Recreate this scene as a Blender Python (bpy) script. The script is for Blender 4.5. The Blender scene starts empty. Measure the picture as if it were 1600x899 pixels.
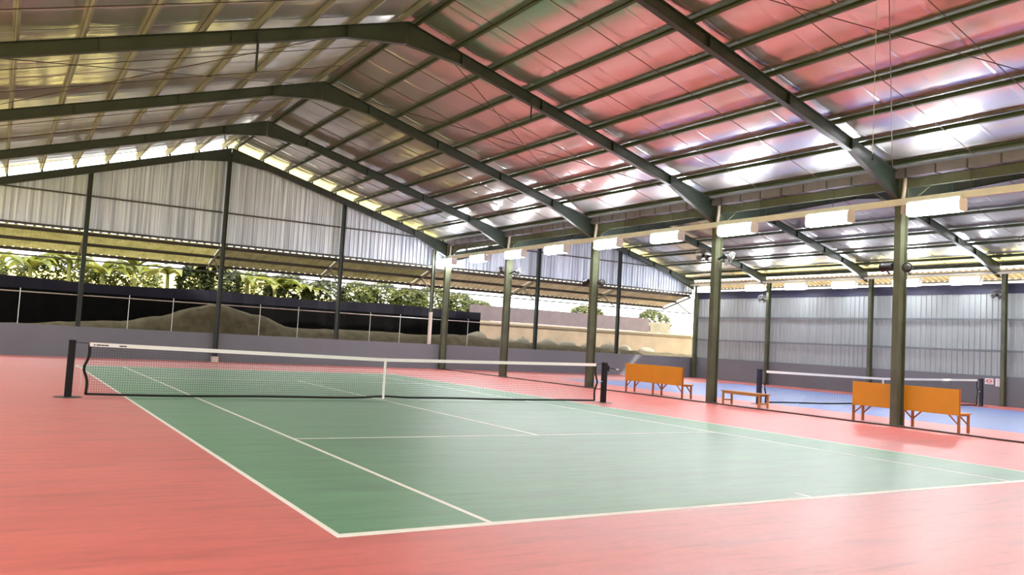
import bpy, math, random
from mathutils import Vector, Matrix
random.seed(7)
SC = bpy.context.scene
COL = SC.collection

# ------------------------------------------------------------------ helpers
def lin(r, g, b):
    f = lambda c: (c / 255) / 12.92 if c / 255 <= 0.04045 else ((c / 255 + 0.055) / 1.055) ** 2.4
    return (f(r), f(g), f(b), 1)

def V(*a):
    return Vector(a)

class MB:
    """collects shapes and links them as ONE mesh object"""
    def __init__(s):
        s.v, s.f, s.m = [], [], []
    def add(s, vs, fs, mi=0):
        o = len(s.v)
        s.v += [tuple(p) for p in vs]
        s.f += [tuple(i + o for i in f) for f in fs]
        s.m += [mi] * len(fs)
        return s
    def box(s, x0, x1, y0, y1, z0, z1, mi=0):
        return s.add([(x0, y0, z0), (x1, y0, z0), (x1, y1, z0), (x0, y1, z0), (x0, y0, z1), (x1, y0, z1), (x1, y1, z1), (x0, y1, z1)],
                     [(0, 3, 2, 1), (4, 5, 6, 7), (0, 1, 5, 4), (1, 2, 6, 5), (2, 3, 7, 6), (3, 0, 4, 7)], mi)
    def obox(s, c, ax, hs, mi=0):
        c = Vector(c); a, b, d = [Vector(q).normalized() * h for q, h in zip(ax, hs)]
        vs = [c + sx * a + sy * b + sz * d for sz in (-1, 1) for sx, sy in ((-1, -1), (1, -1), (1, 1), (-1, 1))]
        return s.add(vs, [(0, 3, 2, 1), (4, 5, 6, 7), (0, 1, 5, 4), (1, 2, 6, 5), (2, 3, 7, 6), (3, 0, 4, 7)], mi)
    def bar(s, p, q, w, h, up=(0, 0, 1), mi=0):
        p, q = Vector(p), Vector(q); d = (q - p)
        u = Vector(up)
        side = d.cross(u)
        if side.length < 1e-6: side = d.cross(Vector((1, 0, 0)))
        side.normalize(); u = side.cross(d).normalized()
        return s.obox((p + q) / 2, (d, side, u), (d.length / 2, w / 2, h / 2), mi)
    def tube(s, pts, r, n=8, mi=0, cap=True):
        pts = [Vector(p) for p in pts]
        rr = r if isinstance(r, (list, tuple)) else [r] * len(pts)
        vs, fs = [], []
        ref = None
        for i, p in enumerate(pts):
            d = (pts[min(i + 1, len(pts) - 1)] - pts[max(i - 1, 0)]).normalized()
            if ref is None:
                ref = d.orthogonal().normalized()
            ref = (ref - d * ref.dot(d))
            if ref.length < 1e-6: ref = d.orthogonal()
            ref.normalize(); b = d.cross(ref)
            for k in range(n):
                t = 2 * math.pi * k / n
                vs.append(p + (ref * math.cos(t) + b * math.sin(t)) * rr[i])
        for i in range(len(pts) - 1):
            for k in range(n):
                k2 = (k + 1) % n
                fs.append((i * n + k, i * n + k2, (i + 1) * n + k2, (i + 1) * n + k))
        if cap:
            fs.append(tuple(range(n - 1, -1, -1)))
            fs.append(tuple((len(pts) - 1) * n + k for k in range(n)))
        return s.add(vs, fs, mi)
    def prism(s, poly, axis, a, b, mi=0):
        """poly: 2D points; axis 'y' -> (x,z) polygon extruded from y=a to b; 'x' -> (y,z); 'z' -> (x,y)"""
        mk = {'y': lambda p, t: (p[0], t, p[1]), 'x': lambda p, t: (t, p[0], p[1]), 'z': lambda p, t: (p[0], p[1], t)}[axis]
        n = len(poly)
        vs = [mk(p, a) for p in poly] + [mk(p, b) for p in poly]
        fs = [tuple(range(n))[::-1], tuple(range(n, 2 * n))] + [(i, (i + 1) % n, n + (i + 1) % n, n + i) for i in range(n)]
        return s.add(vs, fs, mi)
    def lathe(s, prof, c, axis=(0, 0, 1), n=20, mi=0):
        """prof: list of (radius, height along axis)"""
        a = Vector(axis).normalized(); u = a.orthogonal().normalized(); w = a.cross(u); c = Vector(c)
        vs, fs = [], []
        for r, h in prof:
            for k in range(n):
                t = 2 * math.pi * k / n
                vs.append(c + a * h + (u * math.cos(t) + w * math.sin(t)) * r)
        m = len(prof)
        for i in range(m - 1):
            for k in range(n):
                k2 = (k + 1) % n
                fs.append((i * n + k, i * n + k2, (i + 1) * n + k2, (i + 1) * n + k))
        fs.append(tuple(range(n - 1, -1, -1))); fs.append(tuple((m - 1) * n + k for k in range(n)))
        return s.add(vs, fs, mi)
    def ring(s, c, axis, R, r, n=28, k=6, mi=0):
        a = Vector(axis).normalized(); u = a.orthogonal().normalized(); w = a.cross(u); c = Vector(c)
        vs, fs = [], []
        for i in range(n):
            t = 2 * math.pi * i / n; d = u * math.cos(t) + w * math.sin(t)
            for j in range(k):
                q = 2 * math.pi * j / k
                vs.append(c + d * (R + r * math.cos(q)) + a * (r * math.sin(q)))
        for i in range(n):
            for j in range(k):
                i2, j2 = (i + 1) % n, (j + 1) % k
                fs.append((i * k + j, i2 * k + j, i2 * k + j2, i * k + j2))
        return s.add(vs, fs, mi)
    def build(s, name, mats, parent=None, smooth=False, bevel=0):
        me = bpy.data.meshes.new(name)
        me.from_pydata(s.v, [], s.f)
        if not isinstance(mats, (list, tuple)): mats = [mats]
        for m in mats: me.materials.append(m)
        if len(mats) > 1:
            me.polygons.foreach_set('material_index', s.m)
        if smooth:
            me.polygons.foreach_set('use_smooth', [True] * len(me.polygons))
        me.update()
        o = bpy.data.objects.new(name, me)
        COL.objects.link(o)
        if parent is not None:
            o.parent = parent
            o.matrix_parent_inverse = Matrix.Translation(-parent.location)
        if bevel:
            b = o.modifiers.new('b', 'BEVEL'); b.width = bevel; b.segments = 2; b.limit_method = 'ANGLE'
        return o

def tag(o, label, cat, group=None, kind=None):
    o['label'] = label; o['category'] = cat
    if group: o['group'] = group
    if kind: o['kind'] = kind
    return o

def root(name, loc, label, cat, group=None):
    o = bpy.data.objects.new(name, None); COL.objects.link(o); o.location = loc
    o.empty_display_size = .1
    return tag(o, label, cat, group)

def struct(o, label=None):
    o['kind'] = 'structure'
    if label: o['label'] = label
    return o

ORD = ['first', 'second', 'third', 'fourth', 'fifth', 'sixth', 'seventh', 'eighth', 'ninth', 'tenth', 'eleventh', 'twelfth', 'thirteenth', 'fourteenth', 'fifteenth', 'sixteenth', 'seventeenth', 'eighteenth', 'nineteenth']

# ------------------------------------------------------------------ materials
def new_mat(name):
    m = bpy.data.materials.new(name); m.use_nodes = True
    nt = m.node_tree
    return m, nt, nt.nodes['Principled BSDF']

def N(nt, t, **kw):
    n = nt.nodes.new(t)
    for k, v in kw.items(): setattr(n, k, v)
    return n

def coords(nt, scale=(1, 1, 1), rot=(0, 0, 0)):
    tc = N(nt, 'ShaderNodeTexCoord'); mp = N(nt, 'ShaderNodeMapping')
    mp.inputs['Scale'].default_value = scale; mp.inputs['Rotation'].default_value = rot
    nt.links.new(tc.outputs['Object'], mp.inputs['Vector'])
    return mp.outputs['Vector']

def noise(nt, vec, scale, detail=4, rough=.55):
    n = N(nt, 'ShaderNodeTexNoise')
    n.inputs['Scale'].default_value = scale; n.inputs['Detail'].default_value = detail; n.inputs['Roughness'].default_value = rough
    nt.links.new(vec, n.inputs['Vector'])
    return n.outputs['Fac']

def ramp(nt, fac, stops):
    r = N(nt, 'ShaderNodeValToRGB')
    while len(r.color_ramp.elements) < len(stops): r.color_ramp.elements.new(.5)
    for e, (p, c) in zip(r.color_ramp.elements, stops):
        e.position = p; e.color = c
    nt.links.new(fac, r.inputs['Fac'])
    return r.outputs['Color']

def mul(c, k):
    return (min(c[0] * k, 1), min(c[1] * k, 1), min(c[2] * k, 1), 1)

def simple(name, col, rough=.5, metal=0., var=.12, scale=3., bump=0., stretch=(1, 1, 1), spec=.5, edge=.3):
    m, nt, b = new_mat(name)
    vec = coords(nt, stretch)
    f = noise(nt, vec, scale)
    c = ramp(nt, f, [(edge, mul(col, 1 - var)), (1 - edge, mul(col, 1 + var))])
    nt.links.new(c, b.inputs['Base Color'])
    b.inputs['Roughness'].default_value = rough; b.inputs['Metallic'].default_value = metal
    b.inputs['Specular IOR Level'].default_value = spec
    if bump:
        bp = N(nt, 'ShaderNodeBump'); bp.inputs['Strength'].default_value = bump; bp.inputs['Distance'].default_value = .02
        nt.links.new(noise(nt, vec, scale * 6), bp.inputs['Height']); nt.links.new(bp.outputs['Normal'], b.inputs['Normal'])
    return m

def court_mat(name, base, dirt, light, rough=.4):
    """acrylic court paint: streaky scuffs, dusty patches, semi gloss"""
    m, nt, b = new_mat(name)
    L = nt.links
    v1 = coords(nt, (.35, 1.6, 1), (0, 0, .25)); v2 = coords(nt, (1, 1, 1))
    big = noise(nt, v2, .22, 3); streak = noise(nt, v1, 1.6, 7, .62); fine = noise(nt, v2, 9, 5)
    c1 = ramp(nt, streak, [(.34, dirt), (.5, base), (.72, light)])
    mx = N(nt, 'ShaderNodeMixRGB', blend_type='MULTIPLY'); mx.inputs['Fac'].default_value = .5
    L.new(c1, mx.inputs['Color1']); L.new(ramp(nt, big, [(.3, (.8, .8, .8, 1)), (.7, (1, 1, 1, 1))]), mx.inputs['Color2'])
    v3 = coords(nt, (.3, 2.4, 1), (0, 0, .55)); sc = noise(nt, v3, 3.2, 9, .68)
    mx3 = N(nt, 'ShaderNodeMixRGB', blend_type='MULTIPLY'); mx3.inputs['Fac'].default_value = .7
    L.new(mx.outputs['Color'], mx3.inputs['Color1']); L.new(ramp(nt, sc, [(.34, (.66, .66, .66, 1)), (.48, (1, 1, 1, 1))]), mx3.inputs['Color2'])
    mx = mx3
    mx2 = N(nt, 'ShaderNodeMixRGB', blend_type='MULTIPLY'); mx2.inputs['Fac'].default_value = .35
    L.new(mx.outputs['Color'], mx2.inputs['Color1']); L.new(ramp(nt, fine, [(.35, (.8, .8, .8, 1)), (.6, (1, 1, 1, 1))]), mx2.inputs['Color2'])
    L.new(mx2.outputs['Color'], b.inputs['Base Color'])
    mr = N(nt, 'ShaderNodeMapRange'); mr.inputs['To Min'].default_value = rough - .06; mr.inputs['To Max'].default_value = rough + .12
    L.new(streak, mr.inputs['Value']); L.new(mr.outputs['Result'], b.inputs['Roughness'])
    b.inputs['Specular IOR Level'].default_value = .5; b.inputs['IOR'].default_value = 1.6
    b.inputs['Sheen Weight'].default_value = .075; b.inputs['Sheen Roughness'].default_value = .45
    bp = N(nt, 'ShaderNodeBump'); bp.inputs['Strength'].default_value = .12; bp.inputs['Distance'].default_value = .004
    L.new(noise(nt, v2, 60, 3), bp.inputs['Height']); L.new(bp.outputs['Normal'], b.inputs['Normal'])
    return m

FLOOR_SPEC = 1.0
M = {}
M['red'] = court_mat('red_court_paint', lin(210, 96, 88), lin(194, 84, 78), lin(216, 106, 98))
M['green'] = court_mat('green_court_paint', lin(76, 142, 96), lin(60, 122, 80), lin(98, 156, 112))
M['blue'] = court_mat('blue_court_paint', lin(84, 120, 196), lin(70, 104, 178), lin(104, 138, 206))
M['line'] = simple('white_line_paint', lin(240, 240, 232), .5, var=.05, scale=8)
M['pale_line'] = simple('faded_line_paint', lin(150, 190, 150), .5, var=.05, scale=8)
M['steel'] = simple('dark_green_steel_paint', lin(33, 43, 36), .42, var=.25, scale=2.5, bump=.05)
M['column'] = simple('olive_steel_paint', lin(78, 82, 62), .42, var=.25, scale=2.0, bump=.05)
M['purlin'] = simple('pale_purlin_steel', lin(126, 125, 119), .45, var=.3, scale=3, stretch=(1, .3, 1))  # paler tone; among the purlins only those left of the first ridge
M['purlin_green'] = simple('green_purlin_steel', lin(62, 71, 56), .45, var=.3, scale=3, stretch=(1, .3, 1))
M['girt'] = simple('dark_girt_steel', lin(58, 60, 58), .45, var=.2)
M['rod'] = simple('rod_steel', lin(60, 48, 42), .5, var=.2)
M['galv'] = simple('galvanised_steel', lin(188, 192, 190), .38, .6, var=.1, scale=6)
M['tray'] = simple('cream_tray_paint', lin(222, 220, 206), .45, var=.08)
M['pvc'] = simple('pale_pvc', lin(206, 198, 188), .45, var=.08)
M['knee'] = simple('grey_wall_paint', lin(104, 108, 116), .55, var=.06, scale=.7, bump=.1)
M['cladding'] = simple('zinc_cladding', lin(204, 214, 232), .4, .25, var=.3, scale=2.2, stretch=(3, 3, .06), edge=.4)  # vertical streaks in the colour, partly standing in for rib shading
M['cladding_right'] = simple('grey_cladding', lin(156, 163, 164), .45, .15, var=.1, scale=1.2, stretch=(3, 3, .25))
M['navy'] = simple('navy_flashing', lin(44, 46, 76), .5, var=.08)
M['black'] = simple('black_paint', lin(6, 6, 7), .5, var=.2, spec=.25)
M['navy_post'] = simple('navy_post_paint', lin(10, 11, 40), .42, var=.15)
M['netblack'] = simple('black_net_cord', lin(10, 11, 11), .8, var=.1)
M['white_tape'] = simple('white_net_tape', lin(236, 234, 230), .6, var=.04)
M['white_cord'] = simple('white_cord', lin(225, 222, 214), .6, var=.04)
M['ink'] = simple('dark_print', lin(40, 38, 44), .6)
M['orange'] = simple('orange_board_paint', lin(204, 138, 4), .5, var=.06, scale=1.5)
M['orange_frame'] = simple('orange_frame_paint', lin(166, 98, 40), .5, var=.12)
M['wood'] = simple('varnished_bench_wood', lin(178, 128, 62), .45, var=.2, scale=4, stretch=(8, .6, 8))
M['speaker'] = simple('black_speaker_plastic', lin(9, 9, 12), .5, var=.1)
M['chrome'] = simple('bright_rim', lin(205, 200, 210), .3, .7, var=.05)
M['grey_plastic'] = simple('grey_speaker_cone', lin(58, 60, 58), .5, var=.1)
M['cage'] = simple('dull_cage_wire', lin(128, 128, 118), .5, var=.05)
M['gutter'] = simple('weathered_gutter', lin(120, 116, 128), .5, .3, var=.15)
M['batten'] = simple('dark_batten', lin(44, 40, 32), .7, var=.2)
M['railgrey'] = simple('grey_rail', lin(112, 118, 124), .5, var=.1)
M['fanblade'] = simple('grey_fan_blade', lin(70, 72, 78), .35, var=.05)
M['paper'] = simple('white_paper', lin(236, 228, 232), .7, var=.03)
M['redink'] = simple('red_print', lin(176, 92, 98), .7)
M['greyink'] = simple('grey_print', lin(150, 150, 165), .7)
M['cloth'] = simple('black_shade_cloth', lin(8, 8, 8), .9, var=.3, scale=3, bump=.2, spec=.05)
M['band'] = simple('grey_cloth_hem', lin(26, 25, 34), .9, var=.3, scale=.3, spec=.1)
M['band2'] = simple('mauve_cloth_hem', lin(92, 80, 86), .8, var=.12, scale=2)
M['soil'] = simple('dry_brown_soil', lin(82, 76, 60), .95, var=.3, scale=2.5, bump=.6, spec=.1)
M['ground'] = simple('grassy_earth', lin(214, 202, 130), .95, var=.2, scale=.6, bump=.5, spec=.1)
M['bank'] = simple('bright_straw_hillside', lin(232, 216, 140), .95, var=.25, scale=1.3, bump=.6, spec=.1)  # bright straw tone set to throw yellow light onto the roof foil
M['concrete'] = simple('tan_rendered_wall', lin(126, 110, 94), .85, var=.18, scale=.9, bump=.2)
M['coping'] = simple('pale_coping', lin(150, 134, 114), .85, var=.08)
M['stone'] = simple('pale_kerb_stone', lin(122, 116, 102), .9, var=.2, scale=2, bump=.3)
M['stem'] = simple('banana_stem', lin(150, 150, 84), .6, var=.3, scale=4, stretch=(4, 4, .5))
M['trunk'] = simple('bark', lin(96, 80, 60), .9, var=.3, scale=6)

def leaf_mat(name, c1, c2, trans=.45):
    m, nt, b = new_mat(name)
    L = nt.links
    f = noise(nt, coords(nt), 2.2, 3)
    c = ramp(nt, f, [(.35, c1), (.65, c2)])
    L.new(c, b.inputs['Base Color']); b.inputs['Roughness'].default_value = .45
    t = N(nt, 'ShaderNodeBsdfTranslucent'); L.new(c, t.inputs['Color'])
    mx = N(nt, 'ShaderNodeMixShader'); mx.inputs['Fac'].default_value = trans
    L.new(b.outputs[0], mx.inputs[1]); L.new(t.outputs[0], mx.inputs[2])
    L.new(mx.outputs[0], nt.nodes['Material Output'].inputs['Surface'])
    return m
M['banana'] = leaf_mat('banana_leaf', lin(78, 92, 36), lin(134, 136, 66))
M['shrub'] = leaf_mat('shrub_leaf', lin(50, 64, 24), lin(112, 116, 50))
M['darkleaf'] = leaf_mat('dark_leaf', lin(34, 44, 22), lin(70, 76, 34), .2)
# translucent fibreglass of the lean-to
M['fibre'] = leaf_mat('yellowed_roof_sheet', lin(122, 114, 66), lin(146, 138, 88), .5)
M['fibre_old'] = leaf_mat('dull_roof_sheet', lin(86, 78, 52), lin(106, 98, 68), .42)
M['fibre_pink'] = leaf_mat('weathered_roof_sheet', lin(116, 100, 80), lin(136, 120, 98), .5)

def foil_mat():
    """silver bubble foil under the roof sheets: near mirror with wrinkles and lap joints running down the slope"""
    m, nt, b = new_mat('silver_foil_insulation')
    L = nt.links
    b.inputs['Metallic'].default_value = 1.0
    b.inputs['Base Color'].default_value = (.72, .72, .74, 1)
    vec = coords(nt)
    wr = noise(nt, coords(nt, (.35, 3.2, .35)), 1.0, 5, .6)
    mr = N(nt, 'ShaderNodeMapRange'); mr.inputs['To Min'].default_value = .09; mr.inputs['To Max'].default_value = .24
    L.new(noise(nt, coords(nt, (.5, 2.2, .5)), .8, 4), mr.inputs['Value']); L.new(mr.outputs['Result'], b.inputs['Roughness'])
    # ribs of the roof sheet showing through + lap seams every 1.2 m
    w = N(nt, 'ShaderNodeTexWave', wave_type='BANDS', bands_direction='Y'); w.inputs['Scale'].default_value = .52
    w.inputs['Distortion'].default_value = .25; w.inputs['Detail'].default_value = 1
    L.new(vec, w.inputs['Vector'])
    sx = N(nt, 'ShaderNodeSeparateXYZ'); L.new(vec, sx.inputs[0])
    md = N(nt, 'ShaderNodeMath', operation='PINGPONG'); md.inputs[1].default_value = .6; L.new(sx.outputs['Y'], md.inputs[0])
    seam = N(nt, 'ShaderNodeMapRange'); seam.inputs['From Min'].default_value = 0; seam.inputs['From Max'].default_value = .05
    seam.inputs['To Min'].default_value = 1; seam.inputs['To Max'].default_value = 0
    L.new(md.outputs[0], seam.inputs['Value'])
    a1 = N(nt, 'ShaderNodeMath', operation='MULTIPLY_ADD'); a1.inputs[1].default_value = .25
    L.new(w.outputs['Fac'], a1.inputs[0]); L.new(wr, a1.inputs[2])
    a2 = N(nt, 'ShaderNodeMath', operation='MULTIPLY_ADD'); a2.inputs[1].default_value = .9
    L.new(seam.outputs[0], a2.inputs[0]); L.new(a1.outputs[0], a2.inputs[2])
    bp = N(nt, 'ShaderNodeBump'); bp.inputs['Strength'].default_value = .5; bp.inputs['Distance'].default_value = .012
    L.new(a2.outputs[0], bp.inputs['Height']); L.new(bp.outputs['Normal'], b.inputs['Normal'])
    b2 = N(nt, 'ShaderNodeBsdfPrincipled'); b2.inputs['Metallic'].default_value = 1; b2.inputs['Roughness'].default_value = .55
    b2.inputs['Base Color'].default_value = (.86, .86, .86, 1); L.new(bp.outputs['Normal'], b2.inputs['Normal'])
    mx = N(nt, 'ShaderNodeMixShader'); mx.inputs['Fac'].default_value = .28
    L.new(b.outputs[0], mx.inputs[1]); L.new(b2.outputs[0], mx.inputs[2]); L.new(mx.outputs[0], nt.nodes['Material Output'].inputs['Surface'])
    return m
M['foil'] = foil_mat()

def emis(name, col, strength):
    m, nt, b = new_mat(name)
    b.inputs['Base Color'].default_value = (.9, .9, .9, 1)
    b.inputs['Emission Color'].default_value = col; b.inputs['Emission Strength'].default_value = strength
    return m
LAMP = 72
M['lamp'] = emis('lit_led_diffuser', (.94, .965, 1, 1), LAMP)
M['housing'] = simple('white_lamp_housing', lin(225, 225, 225), .4, var=.03)

# ------------------------------------------------------------------ dimensions
FY = [17.68, 12.34, 6.30, .25, -5.80, -11.85]          # frames from the back wall towards the camera
YB = 17.82                                        # inner face of back wall
YF = -21.0
RX, RZL, RZR, SL, SR = .1, 9.05, 9.05, .305, .28  # ridge of the first bay (purlin undersides)
XC, XL, XR = 10.75, -10.6, 26.95
R2X, R2Z, S2 = 18.8, 7.8, .2556
PD = .11                                          # purlin depth
def zt(x):                                        # rafter top / purlin underside, bay one
    return RZL - SL * (RX - x) if x < RX else RZR - SR * (x - RX)
def zt2(x):
    return R2Z - S2 * abs(x - R2X)
FRN = ['at the back wall', 'second from the back wall', 'third from the back wall', 'fourth from the back wall', 'fifth from the back wall', 'sixth from the back wall']

# ------------------------------------------------------------------ floor
fl = MB()
xs = [-11.2, -5.45, 5.485, 13.36, 24.3, 27.35]; ys = [YF, -11.885, 11.885, 18.05]
for i in range(5):
    for j in range(3):
        mi = 0
        if j == 1 and i == 1: mi = 1
        if j == 1 and i == 3: mi = 2
        fl.add([(xs[i], ys[j], 0), (xs[i + 1], ys[j], 0), (xs[i + 1], ys[j + 1], 0), (xs[i], ys[j + 1], 0)], [(0, 1, 2, 3)], mi)
fl.box(-11.2, 27.35, YF, 18.05, -.3, -.02, 0)
struct(fl.build('floor', [M['red'], M['green'], M['blue']]), 'acrylic sports floor painted red with one green and one blue court')
mk = MB(); Z1 = .0025
def hline(x0, x1, y, w): mk.box(x0, x1, y - w / 2, y + w / 2, 0.0005, Z1)
def vline(x, y0, y1, w): mk.box(x - w / 2, x + w / 2, y0, y1, 0.0005, Z1)
hline(-5.455, 5.485, -11.835, .1); hline(-5.455, 5.485, 11.835, .1)
vline(-5.43, -11.785, 11.785, .05); vline(5.46, -11.785, 11.785, .05)
vline(-4.09, -11.785, 11.785, .05); vline(4.09, -11.785, 11.785, .05)
hline(-4.065, 4.065, -6.4, .05); hline(-4.065, 4.065, 6.4, .05)
vline(0, -6.375, 6.375, .05)
vline(0, -11.785, -11.685 + .12, .05); vline(0, 11.6, 11.785, .05)
struct(mk.build('floor_markings', M['line']), 'white tennis lines painted on the green court')
mk = MB(); mk.box(-5.4, 5.43, -.02, .01, .0005, .002)
struct(mk.build('floor_markings', M['pale_line']), 'faint pale line on the court beneath the net')

# ------------------------------------------------------------------ walls
struct(MB().box(-11.0, 27.3, YB, YB + .2, 0, 1.17).build('wall_back', M['knee']), 'low grey painted wall along the back')
struct(MB().box(27.08, 27.3, YF, YB, 0, 1.2).build('wall_right', M['knee']), 'low grey painted wall under ribbed sheets')
struct(MB().box(-11.1, -10.9, YF, YB, 0, 1.17).build('wall_left', M['knee']), 'low grey painted wall')
struct(MB().box(-10.9, 27.08, YF - .2, YF, 0, 1.2).build('wall_front', M['knee']), 'low grey painted wall')

def ribbed(pts0, pitch, depth, lo, hi, length, place, mat, name, label):
    """trapezoid ribbed sheet with thickness: profile along s, bottom lo(s), top hi(s); place(s,d,z)->xyz"""
    mb = MB(); s = pts0; prof = []
    while s < length:
        prof += [(s, 0), (s + pitch * .60, 0), (s + pitch * .68, depth), (s + pitch * .92, depth)]
        s += pitch
    prof.append((length, 0))
    prof = [p for p in prof if p[0] <= length]
    vs, fs = [], []
    for (a, d) in prof:
        vs += [place(a, d, lo(a)), place(a, d, hi(a))]
    for i in range(len(prof) - 1):
        fs.append((2 * i, 2 * i + 2, 2 * i + 3, 2 * i + 1))
    mb.add(vs, fs)
    o = mb.build(name, mat)
    sm = o.modifiers.new('s', 'SOLIDIFY'); sm.thickness = .003
    return struct(o, label)

def ztop_any(x):
    return (zt(x) if x < XC else zt2(x)) - .13
ribbed(-11.0, .2, .055, lambda s: 4.92, lambda s: ztop_any(s) , 27.2, lambda s, d, z: (s, YB + .38 - d, z), M['cladding'], 'wall_back', 'pale ribbed metal sheets filling the gable above the opening')
ribbed(YF, .24, .035, lambda s: 1.2, lambda s: 4.62, 18.1, lambda s, d, z: (27.3 - d, s, z), M['cladding_right'], 'wall_right', 'grey ribbed metal sheets of the wall beyond the blue court')
struct(MB().box(27.24, 27.27, YF, 18.0, 4.6, 5.02).build('trim_1', M['navy']), 'navy flashing strip above the grey ribbed wall')
ribbed(-11.0, .5, .035, lambda s: 4.4, lambda s: max(4.42, ztop_any(s)), 27.2, lambda s, d, z: (s, YF - .1 + d, z), M['cladding'], 'wall_front', 'ribbed metal sheets of the gable behind the camera')

# ------------------------------------------------------------------ ceiling (foil), slight sag between purlins
PL = [-.1 - 1.1 * k for k in range(10)]           # purlins, left slope
PR = [.32 + 1.1 * k for k in range(10)]           # right slope
P2L = [R2X - .25 - 1.4 * k for k in range(6)]
P2R = [R2X + .25 + 1.4 * k for k in range(6)] + [26.98]
def foil(x_nodes, zf, label, sag=.03):
    mb = MB(); us = []
    for a, b in zip(x_nodes[:-1], x_nodes[1:]):
        for k in range(6): us.append((a + (b - a) * k / 6, k / 6, a))
    us.append((x_nodes[-1], 0, x_nodes[-1]))
    y0, y1, dy = YF, 18.75, .3
    n = int((y1 - y0) / dy) + 1
    rnd = random.Random(len(x_nodes) * 13 + int(x_nodes[0] * 10))
    amp = {}
    vs = []
    for j in range(n):
        y = min(y0 + j * dy, y1)
        for (x, t, cell) in us:
            key = (cell, int((y - y0) / 1.2)); key2 = (cell, int((y - y0) / 1.2) + 1); ft = ((y - y0) / 1.2) % 1
            for kk in (key, key2): amp.setdefault(kk, .6 + .9 * rnd.random())
            A = amp[key] * (1 - ft) + amp[key2] * ft
            vs.append((x, y, zf(x) + PD + .03 - sag * A * 4 * t * (1 - t)))
    w = len(us); fs = []
    for j in range(n - 1):
        for i in range(w - 1):
            fs.append((j * w + i, (j + 1) * w + i, (j + 1) * w + i + 1, j * w + i + 1))
    mb.add(vs, fs)
    o = mb.build('ceiling', M['foil'], smooth=True)
    return struct(o, label)
foil([XL - .7] + PL[::-1] + [RX], zt, 'silver foil roof lining, slope left of the ridge over the green court', .015)
foil([RX] + PR + [10.42], zt, 'silver foil roof lining, slope right of the ridge over the green court')
foil([10.965] + P2L[::-1] + [R2X], zt2, 'silver foil roof lining rising from the valley gutter')
foil([R2X] + P2R + [27.15], zt2, 'silver foil roof lining sloping down to the grey ribbed wall')
# outer roof sheets above the lining keep the daylight out
for (xa, xb, zf, lab) in ((XL - .7, RX, zt, 'outer roof sheet left of the first ridge'), (RX, 10.74, zt, 'outer roof sheet right of the first ridge'), (10.82, R2X, zt2, 'outer roof sheet left of the second ridge'), (R2X, 27.15, zt2, 'outer roof sheet right of the second ridge')):
    mb = MB(); a, b = (xa, zf(xa + 1e-6) + PD + .045), (xb, zf(xb - 1e-6) + PD + .045)
    mb.prism([a, b, (b[0], b[1] + .02), (a[0], a[1] + .02)], 'y', YF, 18.75)
    if xb == 10.74: mb.box(10.73, 10.745, YF, 18.75, 6.11, 6.26)
    struct(mb.build('ceiling', M['galv']), lab)

# ------------------------------------------------------------------ purlins
def purlin(x, zf, sgn, label, up=1, m='purlin_green'):
    """C section: web 200, flanges 75, lips; sgn = slope direction"""
    sl = (zf(x + .01) - zf(x - .01)) / .02
    u = V(1, 0, sl).normalized(); w = V(-sl, 0, 1).normalized(); y = V(0, 1, 0)
    c = V(x, (YF + 18.5) / 2, zf(x)); L = (18.5 - YF) / 2
    t = .004
    q = .05; prof = [(0, 0), (q, 0), (q, .02), (q - t, .02), (q - t, t), (t, t), (t, PD - t), (q - t, PD - t), (q - t, PD - .02), (q, PD - .02), (q, PD), (0, PD)]
    mb = MB(); vs = []
    for s in (-L, L):
        for a, b in prof: vs.append(c + u * (a * up - .025 * up) + w * (b + .002) + y * s)
    n = len(prof)
    fs = [tuple(range(n)), tuple(range(2 * n - 1, n - 1, -1))] + [(i, n + i, n + (i + 1) % n, (i + 1) % n) for i in range(n)]
    mb.add(vs, fs)
    return tag(mb.build('roof_purlin', M[m]), label, 'purlin', 'roof purlins')
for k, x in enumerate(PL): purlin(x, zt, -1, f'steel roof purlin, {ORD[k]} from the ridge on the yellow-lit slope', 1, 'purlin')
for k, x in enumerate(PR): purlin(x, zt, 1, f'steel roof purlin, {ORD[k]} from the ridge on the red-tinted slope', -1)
for k, x in enumerate(P2L): purlin(x, zt2, -1, f'steel roof purlin of the blue court, {ORD[k]} from its ridge towards the green court', 1)
for k, x in enumerate(P2R): purlin(x, zt2, 1, f'steel roof purlin of the blue court, {ORD[k]} from its ridge towards the grey ribbed wall', -1)

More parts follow.
